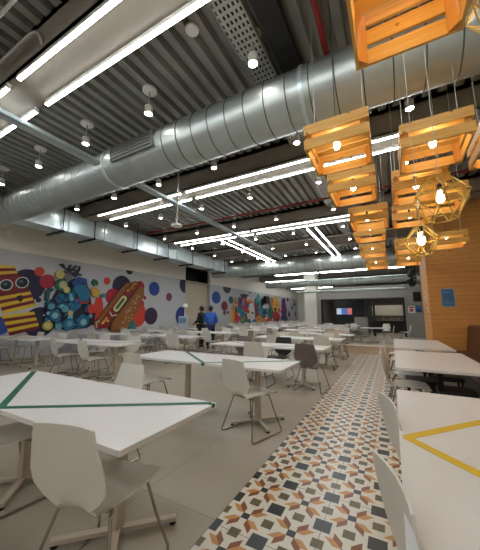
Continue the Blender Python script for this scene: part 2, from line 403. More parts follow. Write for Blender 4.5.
m = MB(); m.box((-4.80, -1, 4.18), (-4.64, 13, 4.19)); m.box((-4.80, -1, 4.18), (-4.795, 13, 4.25)); m.box((-4.645, -1, 4.18), (-4.64, 13, 4.25)); m.build('channel', GALV2, t)
for yk in (1.0, 5.9, 9.6):
    m = MB()
    for xx in (-4.79, -4.65): m.tube([(xx, yk, 4.19), (xx, yk, 4.9)], .006, 6)
    m.build('hanger_rod', PIPE, t)
def pipe(name, pts, r, m_, label, grp=None):
    return tag(MB().tube(pts, r, 10).build(name, m_, None, pts[0]), label, 'pipe', grp)
pipe('sprinkler_pipe', [(-.49, .3, 4.6), (-.49, 14, 4.6)], .035, RED, 'dark red sprinkler pipe running away past the nearest crate')
pipe('sprinkler_pipe', [(-8.5, 7.75, 4.66), (1.9, 7.75, 4.66)], .03, RED, 'dark red sprinkler pipe crossing between second and third tube lights')
pipe('sprinkler_pipe', [(-8.5, 5.9, 4.876), (-5.2, 5.9, 4.876)], .025, RED, 'short dark red pipe crossing near the trunk duct')
pipe('conduit', [(-6.4, 1.29, 4.64), (-4.4, 1.29, 4.64), (-3.50, 1.29, 4.64), (-3.44, 1.30, 4.635), (-3.40, 1.32, 4.61), (-3.40, 1.345, 4.57), (-3.42, 1.38, 4.53)], .022, PIPE, 'white conduit with a bend ending at the nearest beam')
pipe('conduit', [(-5.4, 1.0, 4.58), (-2.2, 1.0, 4.58)], .018, PIPE, 'white conduit crossing at the top left corner')
pipe('sprinkler_pipe', [(-8.5, 11.2, 4.5), (1.9, 11.2, 4.5)], .03, PIPE, 'white pipe crossing behind the third tube lights')
t = thing('ceiling_speaker', 'white disc hanging on a long white rod in front of the tube lights', 'ceiling fitting', (-4.05, 4.5, 3.30))
MB().lathe([(.11, 0), (.12, .015), (.11, .05), (.03, .08)], (-4.05, 4.5, 3.30), 20).build('disc', DISC, t)
MB().tube([(-4.05, 4.5, 3.37), (-4.05, 4.5, 4.9)], .018, 8).build('rod', PIPE, t)

# ================================================================ crate lamps
def make_crate(i, x0, y0, zt, label, w=.58, d=.60, h=.25):
    z0 = zt-h
    t = thing('crate_lamp', label, 'lamp', (x0+w/2, y0+d/2, z0), 0, 'wooden crate lamps')
    sh = .10; tk = .018; h = .37 if y0 < 2 else h; z0 -= .03 if y0 < 2 else 0; zt = z0+h; ns = 3 if y0 < 2 else 2; gap = (h-ns*sh)/(ns-1)
    for nm, yy in (('front_slats', y0), ('rear_slats', y0+d-tk)):
        m = MB()
        for k in range(ns):
            zz = z0+k*(sh+gap); m.box((x0, yy, zz), (x0+w, yy+tk, zz+sh))
        m.build(nm, CRATE, t)
    for xx in (x0+.001, x0+w-tk-.001):
        m = MB()
        for k in range(ns):
            zz = z0+k*(sh+gap); m.box((xx, y0+tk+.001, zz), (xx+tk, y0+d-tk-.001, zz+sh))
        m.build('side_slats', CRATEY, t)
    m = MB()
    for k in range(5):
        yy = y0+.02+k*(d-.04)/5; m.box((x0+.02, yy, z0+h-.03), (x0+w-.02, yy+(d-.04)/5-.022, z0+h-.012))
    m.build('top_slats', CRATE, t)
    for sx in (0, 1):
        for sy in (0, 1):
            px = x0+tk+.003 if sx == 0 else x0+w-tk-.003; py = y0+tk+.003 if sy == 0 else y0+d-tk-.003
            ex = .05*(1 if sx == 0 else -1); ey = .05*(1 if sy == 0 else -1)
            MB().prism([(px, py, z0+.002), (px+ex, py, z0+.002), (px, py+ey, z0+.002)], (0, 0, h-.04)).build('corner_post', POSTW, t)
    cx, cy = x0+w/2+random.uniform(-.03, .03), y0+d/2-.06
    bz = z0+.10
    dy = y0+d/2-3.36; zt_ = 4.252-math.sqrt(.37**2-dy*dy) if abs(dy) < .36 else 4.9
    m = MB().lathe([(.004, -.04), (.022, -.032), (.031, -.012), (.031, .010), (.024, .035), (.016, .055), (.014, .075)], (cx, cy, bz), 14); bl = m.build('bulb', BULB, t)
    MB().lathe([(.019, .07), (.019, .12), (.008, .13)], (cx, cy, bz), 12).build('socket', BLACKP, t)
    MB().tube([(cx, cy, bz+.12), (cx, cy, min(zt_, z0+h+.05) if zt_ < 4.9 else 4.9)], .0035, 6).build('cord', BLACKP, t)
    for sx in (.05, w-.05):
        MB().tube([(x0+sx, y0+d/2, z0+h-.02), (x0+sx, y0+d/2, zt_)], .004, 6).build('suspension_wire', PIPE, t)
    return t
CR = [(-.09, 1.08, 3.136, 'nearest wooden crate lamp at top edge, hanging before the big duct', .53),
 (-.64, 2.48, 3.195, 'crate lamp just under the big duct, nearest of the left line'),
 (-.64, 3.61, 3.220, 'crate lamp second in the left line, behind the one under the duct'),
 (-.52, 4.75, 3.130, 'crate lamp third in the left line, bulb glowing'),
 (-.57, 5.85, 3.170, 'crate lamp fourth in the left line'),
 (-.60, 7.4, 3.120, 'crate lamp fifth in the left line'),
 (-.58, 8.9, 3.030, 'crate lamp farthest down the left line'),
 (.19, 2.94, 3.215, 'large pale-edged crate lamp in the middle line, nearest below the duct'),
 (.12, 3.75, 3.140, 'crate lamp directly behind the pale-edged one in the middle line'),
 (.46, 4.58, 3.185, 'crate lamp shifted right, behind the upper yellow wire cage'),
 (.13, 5.3, 3.240, 'crate lamp in the middle line left of the lower yellow cage'),
 (.84, 6.7, 3.030, 'crate lamp closest to the pine plank wall'),
 (.17, 7.0, 3.060, 'crate lamp second from last in the middle line'),
 (.20, 8.5, 3.000, 'crate lamp farthest down the middle line'),
 (.88, 3.2, 3.220, 'crate lamp cut off by the right picture edge')]
for i, c in enumerate(CR): make_crate(i, *c)
def cage(x, y, z, r, label):
    t = thing('wire_cage_pendant', label, 'lamp', (x, y, z), 0, 'yellow wire cage pendants')
    m = MB(); n = 6
    top = [(x+.35*r*math.cos(2*math.pi*k/n), y+.35*r*math.sin(2*math.pi*k/n), z+.95*r) for k in range(n)]
    midr = [(x+r*math.cos(2*math.pi*(k+.5)/n), y+r*math.sin(2*math.pi*(k+.5)/n), z+.1*r) for k in range(n)]
    bot = [(x+.5*r*math.cos(2*math.pi*k/n), y+.5*r*math.sin(2*math.pi*k/n), z-.8*r) for k in range(n)]
    for k in range(n):
        for e in ((top[k], top[(k+1)%n]), (midr[k], midr[(k+1)%n]), (bot[k], bot[(k+1)%n]), (top[k], midr[k]), (top[k], midr[k-1]), (bot[k], midr[k]), (bot[k], midr[k-1])):
            m.tube(e, .0042, 6)
    m.build('wire_cage', CAGE, t)
    MB().lathe([(.004, -.03), (.022, -.02), (.029, .0), (.026, .03), (.016, .06), (.015, .08)], (x, y, z), 14).build('bulb', GLASSB, t)
    MB().lathe([(.02, .075), (.02, .13), (.01, .14)], (x, y, z), 12).build('socket', BLACKP, t)
    MB().tube([(x, y, z+.13), (x, y, 4.9)], .003, 6).build('cord', PIPE, t)
cage(.42, 2.7, 2.30, .21, 'yellow geometric wire cage pendant with bright bulb, the higher of two beside pine wall')
cage(.25, 2.6, 1.94, .13, 'yellow wire cage pendant hanging lowest, bulb below the crates')
cage(.66, 1.9, 3.12, .15, 'yellow wire cage pendant at the top right corner beside nearest crate')

# ================================================================ chairs
def make_chair(name, label, shell_m):
    t = thing(name, label, 'chair')
    prof = [(.245,.425,.19,.0),(.225,.446,.208,.0),(.12,.452,.218,.004),(-.02,.440,.212,.010),(-.13,.430,.185,.012),(-.185,.436,.110,.010),(-.214,.462,.100,.008),(-.228,.50,.160,.008),(-.240,.56,.212,.010),(-.252,.63,.220,.012),(-.268,.70,.204,.012),(-.288,.80,.184,.012),(-.296,.838,.178,.010),(-.297,.846,.174,.010)]
    ts = [-1, -.82, -.5, 0, .5, .82, 1]
    m = MB(); th = .009; lay = []
    for k, (y, z, w, e) in enumerate(prof):
        a = Vector(prof[max(k-1, 0)][:2]); b = Vector(prof[min(k+1, len(prof)-1)][:2]); d = (b-a).normalized(); nrm = Vector((d.y, -d.x))  # toward back/underside
        if nrm.y > 0 and k < 5: nrm = -nrm
        up, lo = [], []
        for q in ts:
            lift = e*2.2*q*q
            py, pz = y-nrm.x*lift, z-nrm.y*lift
            up.append((w*q, py, pz)); lo.append((w*q, py+nrm.x*th, pz+nrm.y*th))
        lay.append((m.vs(up), m.vs(lo)))
    for (u0, l0), (u1, l1) in zip(lay, lay[1:]):
        for j in range(len(ts)-1):
            m.face((u0[j], u0[j+1], u1[j+1], u1[j]), True); m.face((l0[j], l1[j], l1[j+1], l0[j+1]), True)
        m.face((u0[0], u1[0], l1[0], l0[0])); m.face((u0[-1], l0[-1], l1[-1], u1[-1]))
    for (u, l) in (lay[0], lay[-1]):
        for j in range(len(ts)-1): m.face((u[j], l[j], l[j+1], u[j+1]))
    m.build('shell', shell_m, t)
    for s in (-1, 1):
        P = [(.13*s,-.10,.418),(.155*s,-.15,.40),(.20*s,-.20,.22),(.248*s,-.255,.03),(.25*s,-.25,.012),(.25*s,-.22,.010),(.25*s,.20,.010),(.25*s,.235,.012),(.246*s,.24,.03),(.20*s,.18,.22),(.155*s,.14,.405),(.13*s,.09,.425)]
        lg = MB().tube(P, .0085, 8).build('sled_leg', CHROME, t)
        MB().tube([(.25*s,-.215,.0085), (.25*s,-.16,.0085)], .0085, 6).build('glide', RUBBER, lg, (0,0,0))
    MB().tube([(-.155,-.13,.405), (.155,-.13,.405)], .008, 8).build('crossbar', CHROME, t)
    MB().tube([(-.155,.12,.412), (.155,.12,.412)], .008, 8).build('crossbar', CHROME, t)
    return t
CH = {}
def chair(kind, x, y, rz, label, group):
    m = {'white': WHITE, 'grey': GREYP, 'black': BLACKP, 'tan': TANP}[kind]
    label = label
    if kind not in CH:
        t = make_chair('dining_chair', label, m); CH[kind] = tree_of(t); tag(t, group=group); t.location = (x, y, 0); t.rotation_euler.z = R(rz)
    else: dup(CH[kind], (x, y, 0), R(rz), label, group)

# ================================================================ tables
def tape_strip(m, p, q, z, w=.05, h=.0012):
    p = Vector((p[0], p[1], z)); q = Vector((q[0], q[1], z)); d = (q-p).normalized(); n = Vector((-d.y, d.x, 0))*w/2
    m.prism([p-n, q-n, q+n, p+n], (0, 0, h))
def make_table(label, x0, x1, y0, y1, cols, tape=None, apex=None, group=None, legm=BEIGE, corners=None, tapem=GREEN, z=.74, group_t='tape V marks'):
    cx, cy = (x0+x1)/2, (y0+y1)/2
    t = thing('dining_table', label, 'table', (cx, cy, 0), 0, group)
    MB().slab((x0, y0, z-.028), (x1, y1, z), .010).build('tabletop', TOP, t)
    for (px, py) in cols:
        m = MB().box((px-.03, py-.03, .04), (px+.03, py+.03, z-.06)); m.box((px-.16, py-.25, z-.05), (px+.16, py+.16, z-.0285)); m.box((px-.05, py-.05, z-.075), (px+.05, py+.05, z-.05))
        cpart = m.build('column', legm, t)
        for a in (45, 135, 225, 315):
            M = Matrix.Translation((px, py, 0)) @ Matrix.Rotation(R(a), 4, 'Z')
            f = MB().box((.025, -.022, .022), (.36, .022, .046), M); o = f.build('foot', legm, t)
        for a in (45, 135, 225, 315):
            MB().lathe([(.02, 0), (.022, .006), (.018, .022)], (px+.34*math.cos(R(a)), py+.34*math.sin(R(a)), 0), 10).build('foot_pad', RUBBER, t)
    if apex:
        m = MB()
        tape_strip(m, apex, corners[0], z); tape_strip(m, apex, corners[1], z+.0013)
        if tape == 'wrap':
            m.box((apex[0]-.02, y0-.0022, z-.034), (apex[0]+.03, y0-.0008, z+.001)); m.box((corners[1][0]-.005, corners[1][1]-.03, z-.02), (x1+.002, corners[1][1]+.005, z+.0025))
        m.build('tape_mark', tapem, t)
    return t
rowname = {1: 'row beside the patterned aisle', 2: 'middle row', 3: 'row along the mural'}
def std_table(row, i, y0, xc, L=2.42, D=.80, tapem=None):
    x0, x1 = xc-L/2, xc+L/2; y1 = y0+D
    ap = (xc, y0+.02); co = ((x0+.03, y1-.03), (x1-.03, y1-.03))
    if row == 1 and i == 1: ap = (-2.2, y0+.02); co = ((-3.1, y1-.02), co[1])
    lab = 'long white table, %s from viewer in the %s' % (ORD[i], rowname[row])
    if tapem is GREEN: lab += ', with green tape'
    make_table(lab, x0, x1, y0, y1, [(x1-.47, y0+D/2), (x1-1.62, y0+D/2)], 'wrap' if tapem is GREEN else 'plain', ap if tapem else None, 'long white cafeteria tables', BEIGE, co, tapem or GREEN)
GC = 'sled-base chairs around the long tables'
def clabel(kind, side, pos, i, row):
    return '%s sled-base chair, %s side %s, %s table of %s' % (kind, side, pos, ORD[i], {1: 'aisle row', 2: 'middle row', 3: 'mural row'}[row])
# --- row beside the aisle
A_Y = [.93, 3.02, 5.15, 7.3, 9.4, 11.6, 13.9, 16.2, 18.3]
for i, y in enumerate(A_Y): std_table(1, i, y, -2.34 if i < 5 else -3.0, tapem=GREEN if i < 2 else (DGREEN if i in (2, 4, 6) else None))
chair('white', -1.43, 1.11, 12, 'white sled-base chair nearest the viewer, back turned, at green-taped table corner', GC)
chair('white', -2.64, 1.12, -6, 'white chair at the left picture edge, mostly under the green-taped table', GC)
chair('white', -2.46, 1.80, 178, 'white chair facing viewer from the far side of nearest green-taped table', GC)
chair('white', -1.545, 3.13, -18, 'lone white chair with back turned at right end of second taped table', GC)
chair('white', -3.12, 3.00, -4, 'beige-lit white chair behind the nearest green-taped table, back turned', GC)
chair('grey', -1.38, 5.30, -6, 'brown-grey chair with back turned at right end of third aisle table', GC)
chair('white', -2.40, 5.20, 3, 'white chair left of the brown-grey chair, back turned, third aisle table', GC)
chair('grey', -3.28, 5.92, 182, 'dark grey chair facing viewer at left end of third aisle table', GC)
chair('black', -2.28, 6.02, 180, 'black chair on the far side of third aisle table, seen under it', GC)
for i in range(3, 9):
    xc = -2.34 if i < 5 else -3.0
    y = A_Y[i]
    for side, yy, rz in (('near', y+.10, 0), ('far', y+.70, 180)):
        for pos, dx in (('right', .72), ('left', -.62)):
            if random.random() < .12: continue
            kind = 'white'
            if i == 4 and side == 'far' and pos == 'right': kind = 'tan'
            if i == 5 and pos == 'right' and side == 'near': kind = 'tan'
            chair(kind, xc+dx+random.uniform(-.1, .1), yy+random.uniform(-.05, .05), rz+random.uniform(-10, 10), clabel(kind, side, pos, i, 1), GC)
# --- middle row
B_Y = [3.85, 6.2, 8.3, 10.75, 12.9, 15.1, 17.3, 19.6, 22.2, 24.8, 27.4]
for i, y in enumerate(B_Y):
    std_table(2, i, y, -6.2 if i < 7 else -6.6, tapem=DGREEN if i in (0, 1, 3) else None)
    for side, yy, rz in (('near', y+.08, 0), ('far', y+.72, 180)):
        for pos, dx in (('right', .62), ('left', -.55)):
            if random.random() < .08 and i > 1: continue
            chair('white', (-6.2 if i < 7 else -6.6)+dx+random.uniform(-.12, .12), yy+random.uniform(-.06, .06), rz+random.uniform(-12, 12), clabel('white', side, pos, i, 2), GC)
# --- row along the mural
M_Y = [3.7, 5.9, 8.1, 10.3, 12.4, 15.6, 17.9, 20.2, 22.6, 25, 27.4, 29.8]
for i, y in enumerate(M_Y):
    std_table(3, i, y, -9.15, L=2.3, tapem=DGREEN if i in (0, 2) else None)
    for side, yy, rz in (('near', y+.06, 0), ('far', y+.74, 180)):
        for pos, dx in (('right', .62), ('left', -.55)):
            if random.random() < .12: continue
            chair('white', -9.15+dx+random.uniform(-.1, .1), yy+random.uniform(-.06, .06), rz+random.uniform(-12, 12), clabel('white', side, pos, i, 3), GC)

# --- small table with chairs behind the low divider, in front of the opening
make_table('square white table beyond the low tan divider, before the framed opening', -1.45, -.45, 15.2, 16.1, [(-.95, 15.65)], group='small far tables')
chair('tan', -.25, 15.7, 90, 'tan chair right of the square table before the framed opening', GC)
chair('grey', -1.7, 15.7, -90, 'grey chair left of the square table before the framed opening', GC)
make_table('far white table just inside the left of the framed opening', -3.9, -2.6, 19.1, 19.8, [(-3.25, 19.45)], group='small far tables')
chair('white', .55, 17.8, 80, 'white chair by the back wall below the red poster', GC)
chair('white', -.35, 19.3, 180, 'white chair at far right of the framed opening', GC)
m = MB().slab((-1.72, 11.15, 0), (.05, 11.5, .26), .02)
t = thing('low_divider', 'low tan wooden divider box closing the end of the patterned aisle', 'divider', (-.8, 11.3, 0))
m = MB().box((-1.7, 11.17, 0), (.03, 11.48, .235)); m.build('body', TANP, t)
MB().slab((-1.73, 11.14, .235), (.06, 11.51, .26), .01).build('cap', TANP, t)

# ================================================================ right-hand tables and bench
for i, (y0, y1, nm) in enumerate(((.75, 2.75, 'long white table in right foreground with yellow tape V'), (3.88, 5.78, 'glossy white right-hand table behind the yellow-taped one'), (6.2, 8.5, 'white right-hand table nearest the pine wall'))):
    make_table(nm, -.01, .95, y0, y1, [(.47, y0+.45), (.47, y1-.45)], 'plain', (.02, 1.72) if i == 0 else None, 'right-hand white tables', BLACK, ((.90, 2.72), (.90, .80)), YELLOW)
chair('white', .255, 1.17, -72, 'white chair slid under the yellow-taped table, nearest, seen edge-on', GC)
chair('white', .235, 2.07, -74, 'white chair slid under the yellow-taped table, second one', GC)
chair('white', .12, 4.45, -88, 'white chair at the near end of the second right-hand table', GC)
chair('white', .12, 5.25, -94, 'white chair at the far end of the second right-hand table', GC)
chair('white', .10, 6.8, -90, 'white chair at the near end of the last right-hand table', GC)
chair('white', .05, 7.85, -88, 'white chair at the far end of the last right-hand table', GC)
for i, (x, y) in enumerate(((.62, 4.35), (.30, 4.85), (.66, 5.3))):
    t = thing('stool', 'low black stool pushed under the second right-hand table, %s one back' % ORD[i], 'stool', (x, y, 0), 0, 'black stools under the table')
    MB().slab((x-.19, y-.19, .40), (x+.19, y+.19, .46), .05).build('seat', BLACKP, t)
    for sx in (-1, 1):
        for sy in (-1, 1): MB().tube([(x+.15*sx, y+.15*sy, .41), (x+.18*sx, y+.18*sy, .0)], .014, 8).build('leg', BLACK, t)
t = thing('banquette', 'brown leather banquette bench along the right wall', 'bench', (1.6, 5.5, 0))
MB().box((1.12, 2.9, 0), (2.28, 9.2, .34)).build('plinth', BLACKP, t)
y = 2.9; k = 0
while y < 9.1:
    MB().slab((1.08, y+.005, .34), (1.66, y+1.045, .46), .03).build('seat_cushion', LEATHER, t)
    m = MB(); m.prism([(1.62, y+.005, .46), (1.70, y+.005, 1.06), (1.74, y+.005, 1.10), (1.80, y+.005, 1.11), (1.86, y+.005, 1.09), (1.90, y+.005, .46)], (0, 1.04, 0)); m.build('back_cushion', LEATHER, t)
    y += 1.05

# ================================================================ posters on the pine wall and back wall
def poster(name, label, plane, lo, hi, bg, shapes, frame=None, th=.012, org=None):
    """flat sheet facing -y (plane='y') or -x (plane='x'); lo/hi = (a, z); shapes in 0..1 coordinates"""
    pl, c = plane
    def P(a, z, off): return (a, c-off, z) if pl == 'y' else (c-off, a, z)
    t = thing(name, label, 'poster', P((lo[0]+hi[0])/2, lo[1], 0))
    def rect(m, a0, z0, a1, z1, o0, o1):
        p, q = P(a0, z0, o1), P(a1, z1, o0)
        m.box(tuple(min(p[i], q[i]) for i in range(3)), tuple(max(p[i], q[i]) for i in range(3)))
    m = MB(); rect(m, lo[0], lo[1], hi[0], hi[1], 0, th); m.build('sheet', bg, t)
    if frame:
        m = MB(); w = .03
        for r_ in ((lo[0]-w, lo[1]-w, hi[0]+w, lo[1]), (lo[0]-w, hi[1], hi[0]+w, hi[1]+w), (lo[0]-w, lo[1], lo[0], hi[1]), (hi[0], lo[1], hi[0]+w, hi[1])): rect(m, *r_, 0, th+.006)
        m.build('frame', frame, t)
    for mt_, rs in shapes:
        for (a0, z0, a1, z1) in rs:
            m = MB(); rect(m, lo[0]+(hi[0]-lo[0])*a0, lo[1]+(hi[1]-lo[1])*z0, lo[0]+(hi[0]-lo[0])*a1, lo[1]+(hi[1]-lo[1])*z1, th, th+.002)
            m.build('print', mt_, t)
    return t
PBLUE = mat('print_blue', rgb(62, 118, 176), .4); PWHITE = mat('print_white', rgb(222, 222, 220), .5); PRED = mat('print_red', rgb(196, 60, 56), .5); PDBLUE = mat('print_navy', rgb(40, 66, 120), .5)
poster('notice', 'blue notice with pale border on the pine plank wall', ('y', 9.3), (1.235, 1.60), (1.50, 2.06), PBLUE, [(mat('print_pale_blue', rgb(96, 146, 196), .4), [(.12, .12, .88, .2), (.12, .28, .8, .32), (.12, .78, .7, .86)])], mat('frame_grey', rgb(178, 166, 150), .5))
p1, p2 = atx(425.5, 287, .94), atx(428, 297, .94)
poster('notice', 'upper small red and white sign on the side of the pine wall', ('x', .94), (9.95, 1.80), (10.25, 2.08), PWHITE, [(PRED, [(.2, .45, .8, .9), (.2, .1, .8, .25)])])
poster('notice', 'lower small red and white sign on the side of the pine wall', ('x', .94), (9.75, 1.45), (10.05, 1.74), PWHITE, [(PRED, [(.15, .5, .85, .92), (.2, .1, .8, .25)])])
poster('notice', 'red lettered white poster on the far grey wall under the black screen', ('y', YB), (.93, 1.5), (1.30, 1.95), PWHITE, [(PRED, [(.1, .72, .9, .9), (.25, .2, .75, .62)])])
poster('notice', 'blue poster on the far grey wall right of the red one', ('y', YB), (1.36, 1.55), (1.66, 1.98), PDBLUE, [(PBLUE, [(.15, .55, .85, .85)])])
def screen(name, label, lo, hi, y, extra=None):
    t = thing(name, label, 'screen', ((lo[0]+hi[0])/2, y, lo[1]))
    MB().box((lo[0], y-.05, lo[1]), (hi[0], y-.001, hi[1])).build('casing', BLACKP, t)
    MB().box((lo[0]+.02, y-.053, lo[1]+.02), (hi[0]-.02, y-.05, hi[1]-.02)).build('panel', extra or mat('dark_screen', rgb(10, 10, 12), .25), t)
    return t
screen('wall_screen', 'black square screen on the far grey wall above the posters', (1.26, 2.22), (1.68, 2.85), YB)
t = screen('wall_screen', 'lit menu screen with blue and red picture on the dark far wall', (-3.78, 1.40), (-2.62, 1.93), 22.6, mat('screen_blue', rgb(60, 92, 150), .4, emit=.5))
m = MB(); m.box((-3.74, 22.544, 1.44), (-3.4, 22.547, 1.89)); m.build('picture', mat('screen_pale', rgb(160, 168, 180), emit=.5), t)
m = MB(); m.box((-2.95, 22.544, 1.44), (-2.66, 22.547, 1.89)); m.build('picture', mat('screen_red', rgb(190, 90, 70), emit=.5), t)
# things beyond the opening
t = thing('serving_counter', 'pale serving counter with dark openings inside the right of the opening', 'counter', (-.2, 25, 0))
MB().box((-1.4, 25, 1.35), (1.0, 25.3, 2.15)).build('fascia', mat('cream_panel', rgb(214, 208, 190), .5), t)
MB().box((-1.4, 25.0, .95), (1.0, 25.7, 1.0)).build('worktop', WALLC, t)
MB().box((-1.4, 25.1, 0), (1.0, 25.7, .95)).build('body', BLACKP, t)
for x in (-1.1, -.55, 0.0, .5): MB().box((x, 25.05, 1.0), (x+.4, 25.35, 1.22)).build('tray_stack', mat('tray_brown', rgb(120, 100, 84), .5), t)
for i, (x0, x1, y, z) in enumerate(((-4.2, -2.9, 21.8, 3.0), (-1.0, .6, 22.5, 3.05), (-.9, .5, 24.2, 3.1))):
    t = thing('ceiling_panel_light', ['lit panel above the dark far wall', 'near lit panel over the serving counter', 'rear lit panel over the serving counter'][i], 'ceiling light', ((x0+x1)/2, y, z))
    MB().box((x0, y-.2, z), (x1, y+.2, z+.05)).build('housing', LAMPB, t); MB().box((x0+.03, y-.17, z-.006), (x1-.03, y+.17, z)).build('diffuser', mat('soft_panel', (1, .97, .92, 1), emit=4), t)
t = thing('sofa', 'grey patterned lounge chair standing before the dark far wall', 'chair', (-1.75, 19.6, 0))
MB().slab((-2.2, 19.2, .1), (-1.4, 19.9, .42), .06).build('seat', WALLC, t); MB().slab((-2.2, 19.75, .42), (-1.4, 19.95, 1.25), .06).build('backrest', WALLC, t)
t = thing('sofa', 'dark low lounge chair under the menu screen', 'chair', (-3.0, 20.2, 0))
MB().slab((-3.35, 20.0, .1), (-2.55, 20.6, .42), .06).build('seat', BLACKP, t); MB().slab((-3.35, 20.45, .42), (-2.55, 20.65, .9), .06).build('backrest', BLACKP, t)
# twin spotlight on a rod
t = thing('hanging_spotlight', 'black twin-headed spotlight hanging on a rod before the far grey wall', 'lamp', (.95, 14, 2.6))
MB().tube([(1.0, 14, 2.75), (1.0, 14, 4.9)], .025, 8).build('rod', BLACK, t)
for (cx, cz, tl) in ((.86, 3.15, 25), (.84, 2.75, -20)):
    M = Matrix.Translation((cx, 14, cz)) @ Matrix.Rotation(R(tl), 4, 'Y')
    m = MB().lathe([(.06, -.17), (.12, -.15), (.13, .1), (.16, .16), (.15, .17)], (0, 0, 0), 16); m.v = [M @ p for p in m.v]
    o = m.build('lamp_head', BLACK, t)
MB().box((.84, 13.95, 2.9), (1.05, 14.05, 2.98)).box((.85, 13.96, 2.7), (1.03, 14.04, 2.76)).build('bracket', BLACK, t)

# ================================================================ murals (flat paint, a few millimetres proud of the wall)
PC = {}
def paint(c):
    k = 'paint_%02x%02x%02x' % c
    return mat(k, rgb(*[int(x*.9) for x in c]), .6, 0, .03, 4)
class Mural:
    def __init__(s, label, loc): s.t = thing('wall_mural', label, 'mural', loc); s.n = 0
    def poly(s, name, c, pts, parts=None):
        s.n += 1; off = .002+.0006*s.n
        m = MB()
        for P_ in (parts or [pts]):
            P3 = [atx(u, v, XL) for u, v in P_]
            ar = sum(P3[i].y*P3[(i+1) % len(P3)].z-P3[(i+1) % len(P3)].y*P3[i].z for i in range(len(P3)))
            if ar < 0: P3.reverse()
            i = m.vs([(XL+off, p.y, p.z) for p in P3]); j = m.vs([(XL+.0005, p.y, p.z) for p in P3]); n = len(P3)
            m.face(i)
            for k in range(n): m.face((i[k], j[k], j[(k+1) % n], i[(k+1) % n]))
        return m.build(name, paint(c), s.t)
    def circ(s, c, u, v, r, name='painted_circle', ymax=None, zmax=None, zmin=None, ymin=None, sy=1.0, n=28):
        p = atx(u, v, XL); rz = abs(atx(u, v-r, XL).z-p.z)
        s.n += 1; off = .002+.0006*s.n; pts = []
        for k in range(n):
            y = p.y+rz*sy*math.cos(2*math.pi*k/n); z = p.z+rz*math.sin(2*math.pi*k/n)
            if ymax: y = min(y, ymax)
            if ymin: y = max(y, ymin)
            z = min(z, zmax or ZM-.004); z = max(z, .02)
            pts.append((XL+off, y, z))
        m = MB(); i = m.vs(pts); j = m.vs([(XL+.0005, q[1], q[2]) for q in pts]); m.face(i)
        for k in range(n): m.face((i[k], j[k], j[(k+1) % n], i[(k+1) % n]))
        return m.build(name, paint(c), s.t)
def Z(x0, y0, sc): return lambda L: [(x0+a/sc, y0+b/sc) for a, b in L]
NAVY, CRIM, ORED, BLUE, PLUM = (34, 30, 66), (190, 34, 60), (222, 66, 40), (34, 74, 168), (56, 30, 66)
TEAL, DTEAL, LTEAL = (30, 112, 150), (18, 50, 84), (96, 170, 190)
M1 = Mural('colourful mural of circles, striped blocks, blue swirls and a hot dog on grey wall', (XL, 7.5, 0))
for a in ((NAVY, 28, 285, 16), (NAVY, 40, 322, 15), (ORED, 39.5, 271.5, 4.6), (CRIM, 47.5, 281.5, 7.2), (NAVY, 38.5, 300, 2.6), (BLUE, 0, 326, 9),
          (ORED, 107, 281, 3.8), (NAVY, 122, 286.5, 11), (CRIM, 112.5, 296.5, 8), (CRIM, 140, 286.5, 5.5), (CRIM, 141, 304, 4), (CRIM, 144.6, 297.7, 2), (ORED, 137, 315, 12),
          ((60, 128, 134), 131, 326, 6), (PLUM, 151, 316, 8.6), (BLUE, 154.2, 288.8, 7), ((130, 50, 110), 169, 297, 4.1)): M1.circ(*a)
M1.circ(NAVY, 185, 285, 8, ymax=RY0-.005); M1.circ((30, 50, 140), 182, 316, 9.5, ymax=RY0-.005); M1.circ((22, 30, 28), 129.5, 270.5, 4, zmax=ZM-.004)
k1 = Z(0, 260, 6.87)
M1.poly('red_blob', ORED, [(92,325),(93,308),(96,298),(101,296),(103,304),(103,318),(98,327)])
# striped blocks
DR, YE_ = (124, 22, 34), (240, 200, 50)
def stripes(quad, n, first):
    q = [Vector((a, b)) for a, b in quad]            # tl, tr, br, bl
    M1.poly('striped_block', DR, [tuple(p) for p in q])
    parts = []
    for k in range(n):
        if (k % 2) == first:
            a, b = k/n, (k+1)/n
            parts.append([tuple(q[0].lerp(q[3], a)), tuple(q[1].lerp(q[2], a)), tuple(q[1].lerp(q[2], b)), tuple(q[0].lerp(q[3], b))])
    M1.poly('yellow_stripes', YE_, None, parts)
stripes(k1([(-40, 32), (98, 40), (128, 108), (-40, 128)]), 4, 0)
M1.poly('oval_band', (132, 30, 40), k1([(-40,128),(128,104),(196,192),(-30,235)]))
stripes(k1([(-30, 232), (198, 196), (246, 315), (20, 372)]), 6, 1)
stripes(k1([(8, 380), (232, 355), (272, 470), (65, 520)]), 6, 0)
for cx, cy in ((40, 172), (150, 155)):
    u, v = cx/6.87, 260+cy/6.87
    M1.poly('pale_oval', (226, 226, 224), [(u+6.6*math.cos(a)-2.0*math.sin(a), v+5.6*math.sin(a)+1.2*math.cos(a)) for a in [2*math.pi*k/20 for k in range(20)]])
    M1.poly('dark_oval', (16, 32, 42), [(u+5.6*math.cos(a)-1.7*math.sin(a), v+4.7*math.sin(a)+1.1*math.cos(a)) for a in [2*math.pi*k/20 for k in range(20)]])
    M1.poly('teal_glint', (60, 110, 130), [(u-1+2.4*math.cos(a), v-1+1.4*math.sin(a)) for a in [2*math.pi*k/14 for k in range(14)]])
M1.poly('dark_patch', (50, 20, 26), k1([(112,248),(150,240),(156,270),(138,290),(120,276)]))
